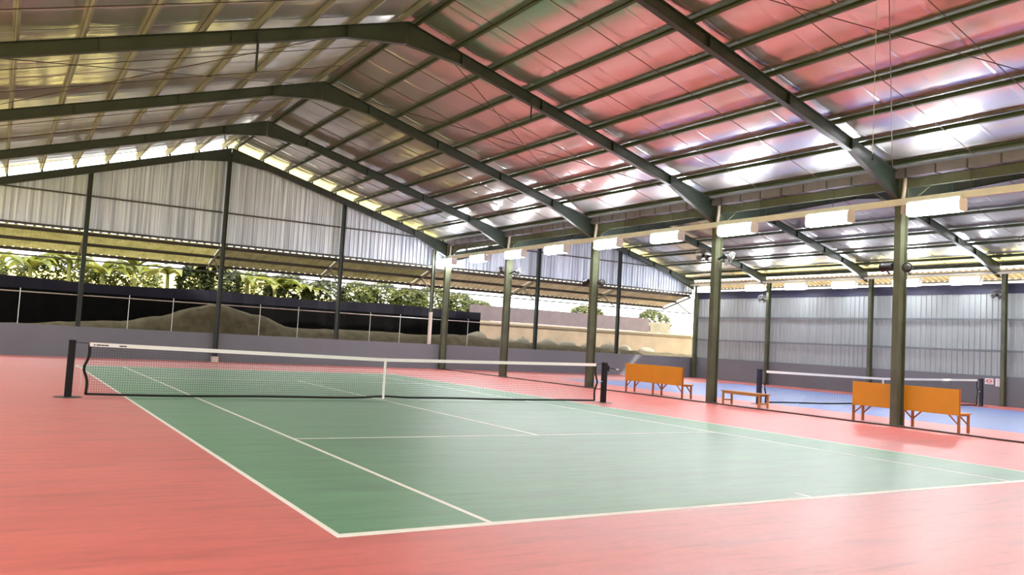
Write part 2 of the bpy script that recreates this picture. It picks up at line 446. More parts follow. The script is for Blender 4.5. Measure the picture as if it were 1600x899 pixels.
# ------------------------------------------------------------------ rafters
def rafter(xa, xb, zf, y, label, depth=.30, hr=.26, he=.38):
    """I section from eave xa to ridge xb with haunches at both ends"""
    n = 12; st = []
    L = abs(xb - xa); d = 1 if xb > xa else -1
    s_list = [0, .12, 1.9] + [1.9 + (L - 1.9 - 1.5) * k / 4 for k in range(1, 4)] + [L - 1.5, L - .1, L]
    def dep(s):
        e = max(0, 1 - s / 1.9) * he if s < 1.9 else 0
        r = max(0, 1 - (L - s) / 1.5) * hr if L - s < 1.5 else 0
        return depth + e + r
    pts = [(xa + d * s, zf(xa + d * s + (1e-5 if s == L else 0) * -d), dep(s)) for s in s_list]
    mb = MB(); FW, FT, WT = .15, .014, .012
    vs, fs = [], []
    # I profile ring per station
    for x, z, dp in pts:
        t, b = z - .004, z - dp
        for (yy, zz) in ((-FW / 2, t), (FW / 2, t), (FW / 2, t - FT), (WT / 2, t - FT), (WT / 2, b + FT), (FW / 2, b + FT), (FW / 2, b), (-FW / 2, b), (-FW / 2, b + FT), (-WT / 2, b + FT), (-WT / 2, t - FT), (-FW / 2, t - FT)):
            vs.append((x, y + yy, zz))
    m = 12
    for i in range(len(pts) - 1):
        for k in range(m):
            k2 = (k + 1) % m
            fs.append((i * m + k, i * m + k2, (i + 1) * m + k2, (i + 1) * m + k))
    fs.append(tuple(range(m))[::-1]); fs.append(tuple((len(pts) - 1) * m + k for k in range(m)))
    mb.add(vs, fs)
    o = tag(mb.build('roof_rafter', M['steel']), label, 'rafter', 'roof rafters')
    for s in (1.9, (L + .4) / 2 * .75, (L + .4) / 2 * 1.2, L - 1.5):
        x = xa + d * s; z = zf(x); dp = dep(s)
        MB().box(x - .006, x + .006, y - FW / 2, y + FW / 2, z - dp + FT, z - .004 - FT).build('stiffener_plate', M['steel'], o)
    return o
DROP = .09
def low(f):
    return lambda x: f(x) - DROP
for i, y in enumerate(FY):
    if i == 0:
        for xa, xb, f, ps, lab, hr, he in ((XL, RX - .004, zt, PL, f'dark steel rafter on the yellow-lit slope, {FRN[0]}', .26, .38), (XC - .16, RX + .004, zt, PR, f'dark steel rafter on the red-tinted slope, {FRN[0]}', .26, .38),
                                       (XC + .16, R2X - .004, zt2, P2L, f'dark steel rafter rising from the valley gutter, {FRN[0]}', .15, .15), (XR - .1, R2X + .004, zt2, P2R[:-1], f'dark steel rafter sloping to the grey ribbed wall, {FRN[0]}', .15, .22)):
            o = rafter(xa, xb, low(f), y, lab, hr=hr, he=he)
            for x in ps:
                if min(xa, xb) < x - .03 and x + .03 < max(xa, xb):
                    MB().box(x - .03, x + .03, y - .05, y + .05, f(x) - DROP - .02, f(x) - .012).build('purlin_cleat', M['steel'], o)
        continue
    rafter(XL, RX - .004, zt, y, f'dark steel rafter on the yellow-lit slope, {FRN[i]}')
    rafter(XC - .16, RX + .004, zt, y, f'dark steel rafter on the red-tinted slope, {FRN[i]}')
    rafter(XC + .16, R2X - .004, zt2, y, f'dark steel rafter rising from the valley gutter, {FRN[i]}', hr=.15, he=.15)
    rafter(XR - .1, R2X + .004, zt2, y, f'dark steel rafter sloping to the grey ribbed wall, {FRN[i]}', hr=.15, he=.22)

# ------------------------------------------------------------------ columns
def hsec(x, y, z0, z1, d=.30, b=.17, t=.016):
    """H section, depth along x"""
    prof = [(-d / 2, -b / 2), (-d / 2 + t, -b / 2), (-d / 2 + t, -t / 2), (d / 2 - t, -t / 2), (d / 2 - t, -b / 2), (d / 2, -b / 2), (d / 2, b / 2), (d / 2 - t, b / 2), (d / 2 - t, t / 2), (-d / 2 + t, t / 2), (-d / 2 + t, b / 2), (-d / 2, b / 2)]
    return MB().prism([(x + a, y + c) for a, c in prof], 'z', z0, z1)
def column(x, y, ztop, label, mat='column', d=.30, b=.17, z0=0.0):
    o = tag(hsec(x, y, z0, ztop, d, b).build('steel_post', M[mat]), label, 'column', 'steel roof columns')
    if z0 == 0:
        MB().box(x - d / 2 - .02, x + d / 2 + .02, y - b / 2 - .05, y + b / 2 + .05, .001, .02).build('base_plate', M['girt'], o)
    return o
MIDL = ['olive steel column in the far corner where the two halls meet the back wall', 'olive steel column with two caged fans, beyond the net, second from the back wall',
        'olive steel column behind the crank end of the near tennis net', 'olive steel column between the orange bench and the low wooden bench',
        'olive steel column standing in front of the orange bench near the blue court net', 'olive steel column between the courts, beyond the partly hidden orange bench']
for i, y in enumerate(FY):
    column(XC if i else 10.58, y, 6.06, MIDL[i])
    column(XR, [17.5, 12.2, 6.15, .10, -5.88, -11.9][i], zt2(XR - .1) - .3, f'slim olive column set against the grey ribbed wall, {FRN[i]}', d=.22, b=.15)
    column(XL - .08, y, zt(XL) - .02, f'olive steel column on the open side of the green court, {FRN[i]}')

# gable posts on the back wall
POSTX = [(-5.05, 1.17, 'between the net post and the far wall'), (.06, 0, 'tallest one, under the ridge'), (5.25, 1.17, 'between ridge and valley'), (15.95, 1.17, 'under the second roof, nearer the green court'), (21.35, 1.17, 'under the second roof, nearer the blue court')]
for x, z0, w in POSTX:
    zz = (zt(x) if x < XC else zt2(x)) - .32
    o = tag(hsec(x, YB - (.1 if z0 == 0 else -.02), z0 + .001, zz, .16, .16, .014).build('gable_post', M['steel']), f'dark steel gable post on the back wall, {w}', 'post', 'back wall posts')
    if z0 == 0:
        MB().box(x - .13, x + .13, YB - .24, YB - .001, .001, .22).build('plinth', M['pvc'], o)
tag(MB().tube([(9.93, YB + .1, 1.175), (9.93, YB + .1, 2.7)], .09, 14).build('standpipe', M['pvc']), 'pale stub of pipe standing on the back wall near the corner', 'pipe')
tag(hsec(9.95, YB + .14, 2.72, 5.75, .16, .14, .014).build('gable_post', M['column']), 'dark steel gable post above the pale pipe stub by the corner', 'post', 'back wall posts')

# girts on the back wall: per bay between the posts
bx = [-10.9, -5.05, .06, 5.25, 9.95, 15.95, 21.35, 27.05]
for i in range(7):
    a, b = bx[i] + .09, bx[i + 1] - .09
    where = f'bay {ORD[i]} from the open side of the back wall' if False else f'in the {ORD[i]} bay of the back wall'
    for z, h, nm, lab in ((6.24, .06, 'wall_girt', 'thin dark girt across the pale gable sheets'), (4.92, .09, 'wall_girt', 'dark girt under the gable sheets'), (3.73, .05, 'wall_girt', 'thin dark rail across the open strip')):
        za = z
        if z > 6 and (i in (0, 6)):  # clipped by the slope
            if i == 0: a2, b2 = -9.0, b
            else: a2, b2 = a, 24.6
        elif z > 6 and i == 3: a2, b2 = a, 9.0
        elif z > 6 and i == 4: a2, b2 = 12.9, b
        else: a2, b2 = a, b
        tag(MB().box(a2, b2, YB + .1, YB + .16, za - h / 2, za + h / 2).build(nm, M['girt']), f'{lab}, {where}', 'girt', 'back wall girts')
# light railing on top of the low wall
for i in range(7):
    a, b = bx[i] + .1, bx[i + 1] - .1
    r = tag(MB().tube([(a, YB + .06, 2.37), (b, YB + .06, 2.37)], .022, 8).build('wall_railing', M['galv'] if i < 5 else M['girt']), f'slim {"pale" if i < 5 else "dark"} rail above the low back wall, {ORD[i]} bay', 'railing', 'rails on the back wall')
    if i < 5:
        for k in (1, 2):
            x = a + (b - a) * k / 3
            MB().tube([(x, YB + .06, 1.172), (x, YB + .06, 2.5)], .014, 6).build('upright', M['galv'], r)
# girts on the ribbed right wall
for i in range(5):
    y0, y1 = FY[i + 1] + .09, FY[i] - .09
    for z, nm in ((3.52, 'upper'), (2.23, 'lower')):
        tag(MB().box(27.17, 27.24, y0, y1, z - .04, z + .04).build('wall_girt', M['railgrey']), f'{nm} grey rail across the ribbed wall, {ORD[i]} bay from the far corner', 'girt', 'rails on the grey ribbed wall')

# ------------------------------------------------------------------ valley: gutter, eave struts, downpipes
gut = MB(); gx0, gx1, gz = 10.44, 10.96, 5.975
gut.prism([(gx0, gz), (gx1, gz), (gx1, gz + .16), (gx1 - .004, gz + .16), (gx1 - .004, gz + .004), (gx0 + .004, gz + .004), (gx0 + .004, gz + .22), (gx0, gz + .22)], 'y', YF, 18.4)
g = tag(gut.build('valley_gutter', M['gutter']), 'long galvanised valley gutter between the two roofs', 'gutter')
y = 17.6
while y > -14:
    MB().box(gx0 - .012, gx1 + .02, y - .018, y + .018, gz - .012, gz - .001).box(gx0 - .012, gx0 - .002, y - .018, y + .018, gz - .012, gz + .2).build('gutter_strap', M['girt'], g)
    y -= .74
def arc_bracket(x, y, z, s):
    pts = [(0, 0), (0, -.42)]
    for k in range(7):
        t = math.pi / 2 * k / 6
        pts.append((s * (.06 + .75 * (1 - math.cos(t))), -.42 + .40 * math.sin(t)))
    pts.append((s * .85, 0))
    return [(y + a, z + b) for a, b in pts]
for i in range(5):
    y1, y0 = FY[i] - .12, FY[i + 1] + .12
    prof = [(10.66, 5.74), (10.76, 5.74), (10.76, 5.752), (10.672, 5.752), (10.672, 5.948), (10.76, 5.948), (10.76, 5.96), (10.66, 5.96)]
    o = tag(MB().prism(prof, 'y', y0, y1).build('eave_strut', M['column']), f'green channel beam under the valley gutter, {ORD[i]} bay from the back wall', 'beam', 'beams under the valley gutter')
    for s, yy in ((-1, y1), (1, y0)):
        if i <= 2:
            MB().prism(arc_bracket(10.7, yy, 5.74, s), 'x', 10.7, 10.712).build('haunch_plate', M['column'], o)
        else:
            MB().bar((10.71, yy + s * .02, 5.32), (10.71, yy + s * .62, 5.74), .03, .03).build('knee_brace', M['column'], o)
    for k in (1, 2):
        yy = y0 + (y1 - y0) * (.3 if k == 1 else .72)
        tag(MB().tube([(10.62, yy, 6.0), (10.62, yy, 5.42)], .008, 6).build('tray_hanger', M['rod']), f'thin hanger of the cream lamp tray, {"nearer" if k == 1 else "farther"} one in the {ORD[i]} bay', 'hanger', 'hangers of the lamp tray')
for i in range(5):
    y = FY[i]
    tag(MB().tube([(10.62, y - .16, 6.02), (10.60, y - .16, 5.75), (10.58, y - .14, 5.5), (10.58, y - .14, 5.1)], .045, 10).build('downpipe', M['pvc'], smooth=True), f'short pale downpipe beside the column head, {FRN[i]}', 'downpipe', 'downpipes at the column heads')

# ------------------------------------------------------------------ lamp tray and lamps
TX = 10.52
tr = MB(); tr.prism([(TX - .03, 5.30), (TX + .03, 5.30), (TX + .03, 5.46), (TX - .03, 5.46)], 'y', YF, 18.0)
tag(tr.build('cable_tray', M['tray']), 'cream cable tray carrying the lamps between the two courts', 'cable tray')
def lamp(x, y, z, label, group, wall=False, L=1.3):
    o = root('hanging_strip_lamp', (x, y, z), label, 'lamp', group)
    # housing above, glowing trough below, curved
    hp = [(-.13, .0), (.13, .0), (.10, .06), (-.10, .06)]
    MB().prism([(x + a, z + b) for a, b in hp], 'y', y - L / 2, y + L / 2).build('housing', M['housing'], o)
    dp = [(-.145, -.002), (-.15, -.05), (-.15, -.24), (-.12, -.275), (0, -.28), (.12, -.275), (.15, -.24), (.15, -.05), (.145, -.002)]
    if wall:
        dp = [(a, b) for a, b in dp if a <= .001] + [(.001, -.002)]
        MB().box(x + .004, x + .03, y - L / 2, y + L / 2, z - .29, z + .0).build('back_plate', M['housing'], o)
    MB().prism([(x + a, z + b) for a, b in dp], 'y', y - L / 2 + .02, y + L / 2 - .02).build('diffuser', M['lamp'], o, smooth=False)
    for s in (-1, 1):
        MB().prism([(x + a * 1.03, z + b * 1.03) for a, b in dp], 'y', y + s * (L / 2 - .02), y + s * (L / 2)).build('end_cap', M['housing'], o)
    return o
LY = [17.6, 14.52, 11.48, 8.48, 5.30, 2.24, -.75, -3.92, -6.80, -9.8]
LOC = ['above the far corner column', 'between the far corner and the second column', 'just past the second column', 'between the second and third columns', 'just past the third column', 'above the tall backed orange bench', 'just past the low bench', 'between the low and the orange bench', 'just past the nearest column', 'beyond the partly hidden orange bench', 'closest to the viewer']
for y, l in zip(LY, LOC):
    lamp(TX, y, 5.29, f'lit white strip lamp under the cream tray, {l}', 'lamps between the courts')
for i, y in enumerate([16.3, 12.75, 10.1, 7.28, 4.1, 1.45, -1.6, -4.6]):
    lamp(26.55, y, 5.22, f'lit strip lamp along the ribbed wall, {ORD[i]} from the far corner', 'lamps along the ribbed wall', True)
tag(MB().box(26.52, 26.58, YF, 17.7, 5.33, 5.42).build('cable_tray', M['tray']), 'cream cable tray along the top of the ribbed wall', 'cable tray')

# ------------------------------------------------------------------ rods
def rod(p, q, r, label, grp, name='sag_rod'):
    return tag(MB().tube([p, q], r, 5).build(name, M['rod']), label, 'rod', grp)
for i in range(5):
    ya, yb = FY[i], FY[i + 1]
    for k in (1, 2):
        y = ya + (yb - ya) * k / 3
        nf = 'farther' if k == 1 else 'nearer'
        rod((PL[-1], y, zt(PL[-1]) - .012), (PL[0], y, zt(PL[0]) - .012), .009, f'thin sag rod on the yellow-lit slope, {nf} one in the {ORD[i]} bay from the back', 'sag rods between the purlins')
        rod((PR[-1], y, zt(PR[-1]) - .012), (PR[0], y, zt(PR[0]) - .012), .009, f'thin sag rod on the red-tinted slope, {nf} one in the {ORD[i]} bay from the back', 'sag rods between the purlins')
        rod((P2R[-1], y, zt2(P2R[-1]) - .012), (P2R[0], y, zt2(P2R[0]) - .012), .009, f'thin sag rod over the blue court, {nf} one in the {ORD[i]} bay from the back', 'sag rods between the purlins')
def brace(xa, xb, ya, yb, label):
    dz = .045 if ya < yb else .075
    rod((xa, ya, zt(xa) - dz), (xb, yb, zt(xb) - dz), .010, label, 'cross bracing rods', 'bracing_rod')
e = .09
brace(-9.4, -.6, FY[3] + e, FY[2] - e, 'long diagonal bracing rod on the yellow-lit slope, rising away from the viewer')
brace(-9.4, -.6, FY[2] - e, FY[3] + e, 'long diagonal bracing rod on the yellow-lit slope, rising towards the viewer')
brace(10.2, 1.0, FY[3] + e, FY[2] - e, 'long diagonal bracing rod beyond the fourth rafter, rising away on the red-tinted slope')
brace(10.2, 1.0, FY[2] - e, FY[3] + e, 'long diagonal bracing rod beyond the fourth rafter, rising towards the viewer')
brace(10.2, 1.0, FY[5] + e, FY[4] - e, 'long diagonal bracing rod before the nearest rafter, rising away on the red-tinted slope')
brace(10.2, 1.0, FY[4] - e, FY[5] + e, 'long diagonal bracing rod before the nearest rafter, rising towards the viewer')
tag(MB().tube([(-3.4, FY[3] - .09, zt(-3.4) - .1), (-3.4, FY[3] - .09, zt(-3.4) - .95)], .028, 8).build('hanging_pipe', M['steel']), 'short dark pipe hanging from the rafter on the yellow-lit slope', 'pipe')
tag(MB().tube([(3.7, FY[3] - .09, zt(3.7) - .05), (3.7, FY[3] - .09, zt(3.7) - .72)], .024, 8).build('hanging_pipe', M['steel']), 'short dark pipe hanging from the rafter on the red-tinted slope', 'pipe')
wr = root('hanging_wire', (4.72, -9.15, zt(4.72)), 'thin pale wire hanging free from the red-tinted roof slope', 'wire')
MB().tube([(4.72, -9.15, zt(4.72)), (4.72, -9.15, 5.05)], .006, 5).build('cord', M['galv'], wr)
MB().tube([(4.72, -9.15, 5.05), (4.735, -9.15, 4.98), (4.72, -9.15, 4.94), (4.70, -9.15, 4.97)], .008, 6).build('hook', M['black'], wr)
# rope lying along the court edge
pts = []; y = 18.0
rr = random.Random(3)
while y > -14:
    pts.append((XC - .27 + rr.uniform(-.012, .012) + (.05 * math.sin(y * 1.7) if y < -4.5 else 0), y, .022)); y -= .45
tag(MB().tube(pts, .02, 6).build('floor_rope', M['rod'], smooth=True), 'dark weighted rope lying on the floor along the row of columns', 'rope')

# ------------------------------------------------------------------ tennis nets
def net(xa, xb, yc, post_mat, label_post, label_net, tape_mark, crank_side, grp):
    hp, hc = 1.07, .965
    for s, x in ((-1, xa), (1, xb)):
        o = tag(MB().box(x - .062, x + .062, yc - .062, yc + .062, .0, hp).build('net_post', post_mat, bevel=.012), label_post[0 if s < 0 else 1], 'net post', grp)
        MB().lathe([(.25, .0005), (.25, .006), (.22, .011)], (x, yc, 0), n=28).build('foot_disc', M['girt'], o)  # thin dark disc flat on the floor around the post foot
        MB().box(x - .068, x + .068, yc - .068, yc + .068, hp, hp + .012).build('cap', M['black'], o)
        if s == crank_side:
            MB().box(x + .064, x + .125, yc - .05, yc + .05, hp - .22, hp - .06).build('winch_box', M['black'], o)
            c = MB(); c.tube([(x + .125, yc, hp - .13), (x + .16, yc, hp - .13), (x + .17, yc - .05, hp - .135), (x + .34, yc - .07, hp - .16)], .011, 6)
            h = c.build('crank_arm', M['black'], o, smooth=True)
            MB().tube([(x + .34, yc - .07, hp - .16), (x + .42, yc - .07, hp - .165)], .018, 8).build('crank_grip', M['galv'], h)
        else:
            MB().ring((x - s * .075, yc, .09), (0, 1, 0), .022, .005, 14, 5).build('lacing_ring', M['chrome'], o)
    na, nb = xa + .30, xb - .30; L = nb - na
    def ztop(x):
        t = abs((x - (na + nb) / 2) / (L / 2)); return hc + (hp - .02 - hc) * t
    def zbot(x):
        d = abs(x - (na + nb) / 2)
        return .055 + .035 * math.exp(-(d / .45) ** 2) + .014 * math.sin(x * 1.1) * math.sin(x * .43 + 1)
    def side(zr, s):                     # pulled-in edge of the net
        return .10 * s * (math.exp(-((zr - .5) / .22) ** 2) - .35)
    r = root('tennis_net', ((na + nb) / 2, yc, 0), label_net, 'net', None)
    # cords of the mesh as real strands
    mb = MB(); w = .0016; step = .045
    n = int(L / step)
    for k in range(n + 1):
        x = na + L * k / n; z0, z1 = zbot(x), ztop(x)
        mb.add([(x - w, yc - w, z0), (x + w, yc - w, z0), (x, yc + w, z0), (x - w, yc - w, z1), (x + w, yc - w, z1), (x, yc + w, z1)], [(0, 1, 4, 3), (1, 2, 5, 4), (2, 0, 3, 5)])
    rows = 21
    for j in range(1, rows):
        t = j / rows; seg = 40
        vs, fs = [], []
        for k in range(seg + 1):
            x = na + L * k / seg; z = zbot(x) + (ztop(x) - zbot(x)) * t
            vs += [(x, yc - w, z - w), (x, yc - w, z + w), (x, yc + w, z)]
        for k in range(seg):
            a = 3 * k
            fs += [(a, a + 3, a + 4, a + 1), (a + 1, a + 4, a + 5, a + 2), (a + 2, a + 5, a + 3, a)]
        mb.add(vs, fs)
    mb.build('netting', M['netblack'], r)
    # headband
    def band(f0, f1, y_half, mat, name, seg=48, x0=na, x1=nb):
        vs, fs = [], []
        for k in range(seg + 1):
            x = x0 + (x1 - x0) * k / seg
            vs += [(x, yc - y_half, f0(x)), (x, yc + y_half, f0(x)), (x, yc + y_half, f1(x)), (x, yc - y_half, f1(x))]
        for k in range(seg):
            a = 4 * k
            fs += [(a, a + 4, a + 5, a + 1), (a + 1, a + 5, a + 6, a + 2), (a + 2, a + 6, a + 7, a + 3), (a + 3, a + 7, a + 4, a)]
        fs += [(0, 1, 2, 3), (4 * seg + 3, 4 * seg + 2, 4 * seg + 1, 4 * seg)]
        return MB().add(vs, fs).build(name, mat, r)
    hb = band(lambda x: ztop(x) - .075, lambda x: ztop(x), .009, M['white_tape'], 'headband')
    if tape_mark:
        mk2 = MB()
        for (u0, u1) in ((.07, .10), (.115, .20), (.205, .26), (.265, .33), (.52, .60), (.605, .65)):
            z = ztop(na + u0) - .045
            mk2.box(na + u0, na + u1, yc - .0105, yc - .0092, z - .012, z + .012)
        mk2.build('lettering', M['ink'], hb)
    band(lambda x: zbot(x) - .022, lambda x: zbot(x) + .022, .008, M['netblack'], 'bottom_band', 80)
    # centre strap
    xm = (na + nb) / 2; q = .026
    MB().box(xm - q, xm + q, yc - .013, yc + .013, .03, ztop(xm) + .004).build('centre_strap', M['white_tape'], r)
    # side bands pulled in by their lacing, and tie cord
    for s, x in ((-1, na), (1, nb)):
        pts = []
        for k in range(15):
            t = k / 14; z = .05 + (ztop(x) - .09) * t
            pts.append((x + s * (.085 * math.exp(-((t - .52) / .17) ** 2) - .02 * math.sin(t * math.pi)), yc, z))
        vs, fs = [], []
        for p in pts:
            for dx, dy in ((-.026, -.008), (.026, -.008), (.026, .008), (-.026, .008)): vs.append((p[0] + dx, p[1] + dy, p[2]))
        for k in range(14):
            a = 4 * k
            fs += [(a + i, a + (i + 1) % 4, a + 4 + (i + 1) % 4, a + 4 + i) for i in range(4)]
        fs += [(3, 2, 1, 0), (56, 57, 58, 59)]
        MB().add(vs, fs).build('side_band', M['netblack'], r)
        xp = xa + .062 if s < 0 else xb - .062
        MB().tube([(xp, yc, .57), (x + s * .09, yc, .57)], .013, 6).build('side_tie', M['white_cord'], r)
        MB().tube([(x, yc, ztop(x) - .02), (xp, yc, hp - .03)], .006, 6).build('headline_cable', M['netblack'], r)
        lc = [(x + s * .10, yc - .014, z) for z in (.57, .45, .30, .12)]
        MB().tube([(a + s * .012 * math.sin(z * 20), b, z) for a, b, z in lc], .004, 5).build('lacing_cord', M['white_cord'], r)
    return r
net(-6.45, 6.42, 0, M['black'], ('black square net post on the red floor, no crank', 'black square net post with winch crank, before an orange bench'),
    'long tennis net with white headband across the green court', True, 1, 'tennis net posts')
net(12.55, 25.15, 0, M['navy_post'], ('navy net post beside the low wooden bench', 'navy net post near the two paper notices'),
    'tennis net across the blue court behind the benches', False, 0, 'tennis net posts')

# ------------------------------------------------------------------ benches
def backed_bench(y0, y1, label):
    """seat faces the blue court; y0 far end, y1 near end"""
    xb, xf = 10.93, 11.34; ym = (y0 + y1) / 2
    r = root('backed_bench', ((xb + xf) / 2, ym, 0), label, 'bench', 'orange benches')
    w = .024
    MB().box(xb, xf + .03, y1 - .03, y0 + .03, .425, .452).build('seat', M['orange'], r)
    for a, b in ((y0, ym), (ym, y1)):
        MB().box(xb - .035, xb - .012, b + .008, a - .008, .40, .99).build('backrest_board', M['orange'], r, bevel=.004)
    for i, y in enumerate((y0 - .02, ym, y1 + .02)):
        MB().box(xb - .012, xb + .036, y - w, y + w, 0, 1.0).build('back_leg', M['orange_frame'], r)
        MB().box(xf - .036, xf + .012, y - w, y + w, 0, .425).build('front_leg', M['orange_frame'], r)
        MB().box(xb + .036, xf - .036, y - .018, y + .018, .385, .423).build('seat_bearer', M['orange_frame'], r)
        for s in (-1, 1):
            yy = y + s * .26
            if y1 <= yy <= y0:
                MB().bar((xf - .012, y + s * .02, .20), (xf - .012, yy, .42), .03, .03, (1, 0, 0)).build('brace', M['orange_frame'], r)
                if i != 1:
                    MB().bar((xb + .012, y + s * .02, .20), (xb + .012, yy, .42), .026, .026, (1, 0, 0)).build('brace', M['orange_frame'], r)
    return r
backed_bench(4.47, 1.68, 'orange backed bench standing clear of the columns beyond the tennis net')
backed_bench(-4.47, -7.22, 'orange backed bench partly hidden by the nearest column')
r = root('low_bench', (11.1, -.8, 0), 'low backless wooden bench between a column and the navy net post', 'bench')
MB().box(10.86, 11.28, -1.55, -.02, .385, .415).build('seat', M['wood'], r, bevel=.005)
for x in (10.89, 11.25):
    for y in (-1.47, -.10):
        MB().box(x - .024, x + .024, y - .024, y + .024, 0, .385).build('leg', M['wood'], r)
for y in (-1.47, -.10):
    MB().box(10.914, 11.226, y - .016, y + .016, .12, .155).build('stretcher', M['wood'], r)
for x in (10.89, 11.25):
    MB().box(x - .014, x + .014, -1.446, -.124, .33, .384).build('apron', M['wood'], r)

# ------------------------------------------------------------------ fans and loudspeakers on the columns
def fan(anchor, c, axis, label, R=.23):
    axis = Vector(axis).normalized(); c = Vector(c); an = Vector(anchor)
    r = root('wall_fan', c, label, 'fan', 'wall fans')
    b = MB(); b.bar(an, c - axis * .16, .045, .045); b.build('bracket', M['black'], r)
    MB().lathe([(.03, -.17), (.065, -.15), (.075, -.08), (.06, -.03), (.03, -.025)], c, axis, 16).build('motor', M['speaker'], r, smooth=True)
    u = axis.orthogonal().normalized(); w = axis.cross(u)
    hub = MB().lathe([(.04, -.02), (.045, .02), (.02, .035)], c, axis, 14).build('hub', M['speaker'], r, smooth=True)
    for k in range(3):
        t = 2 * math.pi * k / 3
        d = u * math.cos(t) + w * math.sin(t); e2 = axis.cross(d)
        vs = []
        for rr_, hw, tw in ((.04, .03, .02), (.11, .075, .025), (.18, .085, .02), (.205, .05, .012)):
            for sg in (-1, 1):
                for th in (-.002, .002):
                    vs.append(c + d * rr_ + e2 * hw * sg + axis * (tw * sg + th))
        fs = []
        for i in range(3):
            a = 4 * i
            fs += [(a, a + 4, a + 6, a + 2), (a + 1, a + 3, a + 7, a + 5), (a, a + 1, a + 5, a + 4), (a + 2, a + 6, a + 7, a + 3)]
        fs += [(0, 2, 3, 1), (12, 13, 15, 14)]
        MB().add(vs, fs).build('blade', M['fanblade'], r)
    cg = MB()
    for rr_, h in ((R, 0), (R * .97, .045), (R * .72, .075), (R * .42, .085), (R * .97, -.045), (R * .6, -.075)):
        cg.ring(c + axis * h, axis, rr_, .0035, 26, 5)
    for k in range(18):
        t = 2 * math.pi * k / 18; d = u * math.cos(t) + w * math.sin(t)
        cg.tube([c + axis * .085 + d * .05, c + axis * .075 + d * R * .72, c + axis * .045 + d * R * .97, c + d * R, c - axis * .045 + d * R * .97, c - axis * .075 + d * R * .6, c - axis * .08 + d * .07], .0025, 4)
    cg.build('cage', M['cage'], r)
    return r
cy = FY[3]
fan((XC - .02, cy + .09, 4.45), (XC - .02, cy + .56, 4.5), (-.65, -.70, -.15), 'caged fan facing the green court on the column by the low bench')
fan((XC - .02, cy - .09, 4.35), (XC + .02, cy - .50, 4.36), (.75, -.45, -.5), 'caged fan turned to the blue court on the column by the low bench')
cy = FY[1]
fan((XC, cy + .09, 4.46), (XC, cy + .62, 4.52), (-.6, -.75, -.15), 'caged fan on the far side of the second column from the back')
fan((XC, cy - .09, 4.40), (XC + .02, cy - .78, 4.42), (.7, -.6, -.4), 'caged fan on the near side of the second column from the back')
for i in (1, 3):
    y = [17.5, 12.2, 6.15, .10][i]
    fan((XR - .11, y + .02, 4.42), (XR - .36, y + .12, 4.48), (-.85, -.5, -.2), f'caged fan on the slim column against the ribbed wall, {FRN[i]}', .24)
def speaker(c, axis, label, back):
    c = Vector(c); axis = Vector(axis).normalized()
    r = root('loudspeaker', c, label, 'loudspeaker', 'black loudspeakers')
    MB().lathe([(.085, -.16), (.10, -.15), (.11, .10), (.115, .13)], c, axis, 22).build('body', M['speaker'], r, smooth=False)
    MB().lathe([(.118, .128), (.122, .14), (.118, .15)], c, axis, 22).build('rim', M['chrome' if back else 'speaker'], r)
    MB().lathe([(.10, .149), (.05, .156), (.01, .16)], c, axis, 22).build('grille', M['grey_plastic'], r, smooth=True)
    MB().bar(c - axis * .0 + Vector((.0, 0, -.10)), Vector((XC, c.y, c.z - .16)), .03, .03).build('mount', M['girt'], r)
    return r
y = FY[4]
speaker((XC - .12, y + .27, 3.84), (.15, .95, 0), 'black loudspeaker on the far side of the nearest column', False)
speaker((XC - .12, y - .27, 3.80), (-.9, -.45, -.1), 'dark loudspeaker with grey cone on the near side of the nearest column', False)
y = FY[2]
speaker((XC - .02, y + .42, 3.86), (.1, .95, -.1), 'black loudspeaker on the far side of the third column from the back', False)
speaker((XC - .02, y - .42, 3.82), (-.3, -.95, -.1), 'black loudspeaker on the near side of the third column from the back', False)

# paper notices on the right wall
def notice(y, z, w, h, label, ink, lines):
    o = tag(MB().box(27.072, 27.0795, y - w / 2, y + w / 2, z - h / 2, z + h / 2).build('paper_notice', M['paper']), label, 'notice', 'paper notices')
    t = MB()
    for (dz, f0, f1, hh) in lines:
        t.box(27.0705, 27.0718, y - w / 2 + w * f0, y - w / 2 + w * f1, z + dz * h - hh / 2, z + dz * h + hh / 2)
    t.build('print', M[ink], o)
notice(.72, .97, .34, .24, 'landscape paper notice with red print on the low grey wall', 'redink', [(.25, .15, .85, .03), (0, .1, .45, .05), (0, .55, .9, .05), (-.28, .2, .8, .03)])
notice(.35, .94, .24, .32, 'upright paper notice with faint grey print on the low grey wall', 'greyink', [(.3, .2, .8, .02), (.1, .15, .8, .015), (-.1, .15, .7, .015), (-.3, .15, .75, .015)])

# ------------------------------------------------------------------ outside: lean-to roofs
def lean_to(xa, xb, label, mat, y0=YB + .3, y1=YB + 2.7, z0=4.86, z1=4.16):
    r = root('lean_to_roof', ((xa + xb) / 2, y0, z0), label, 'canopy', 'lean-to roofs behind the back wall')
    pitch, dep = .3, .034; prof = []; s = xa
    while s < xb:
        prof += [(s, 0), (s + pitch * .55, 0), (s + pitch * .65, dep), (s + pitch * .9, dep)]; s += pitch
    prof = [(min(a, xb), d) for a, d in prof] + [(xb, 0)]
    vs, fs = [], []
    for a, d in prof: vs += [(a, y0, z0 + d), (a, y1, z1 + d)]
    for i in range(len(prof) - 1): fs.append((2 * i, 2 * i + 1, 2 * i + 3, 2 * i + 2))
    MB().add(vs, fs).build('roof_sheet', mat, r)
    for t in (.04, .5, .97):
        yy, zz = y0 + (y1 - y0) * t, z0 + (z1 - z0) * t
        MB().box(xa, xb, yy - .03, yy + .03, zz - .13, zz - .004).build('batten', M['batten'], r)
    return r
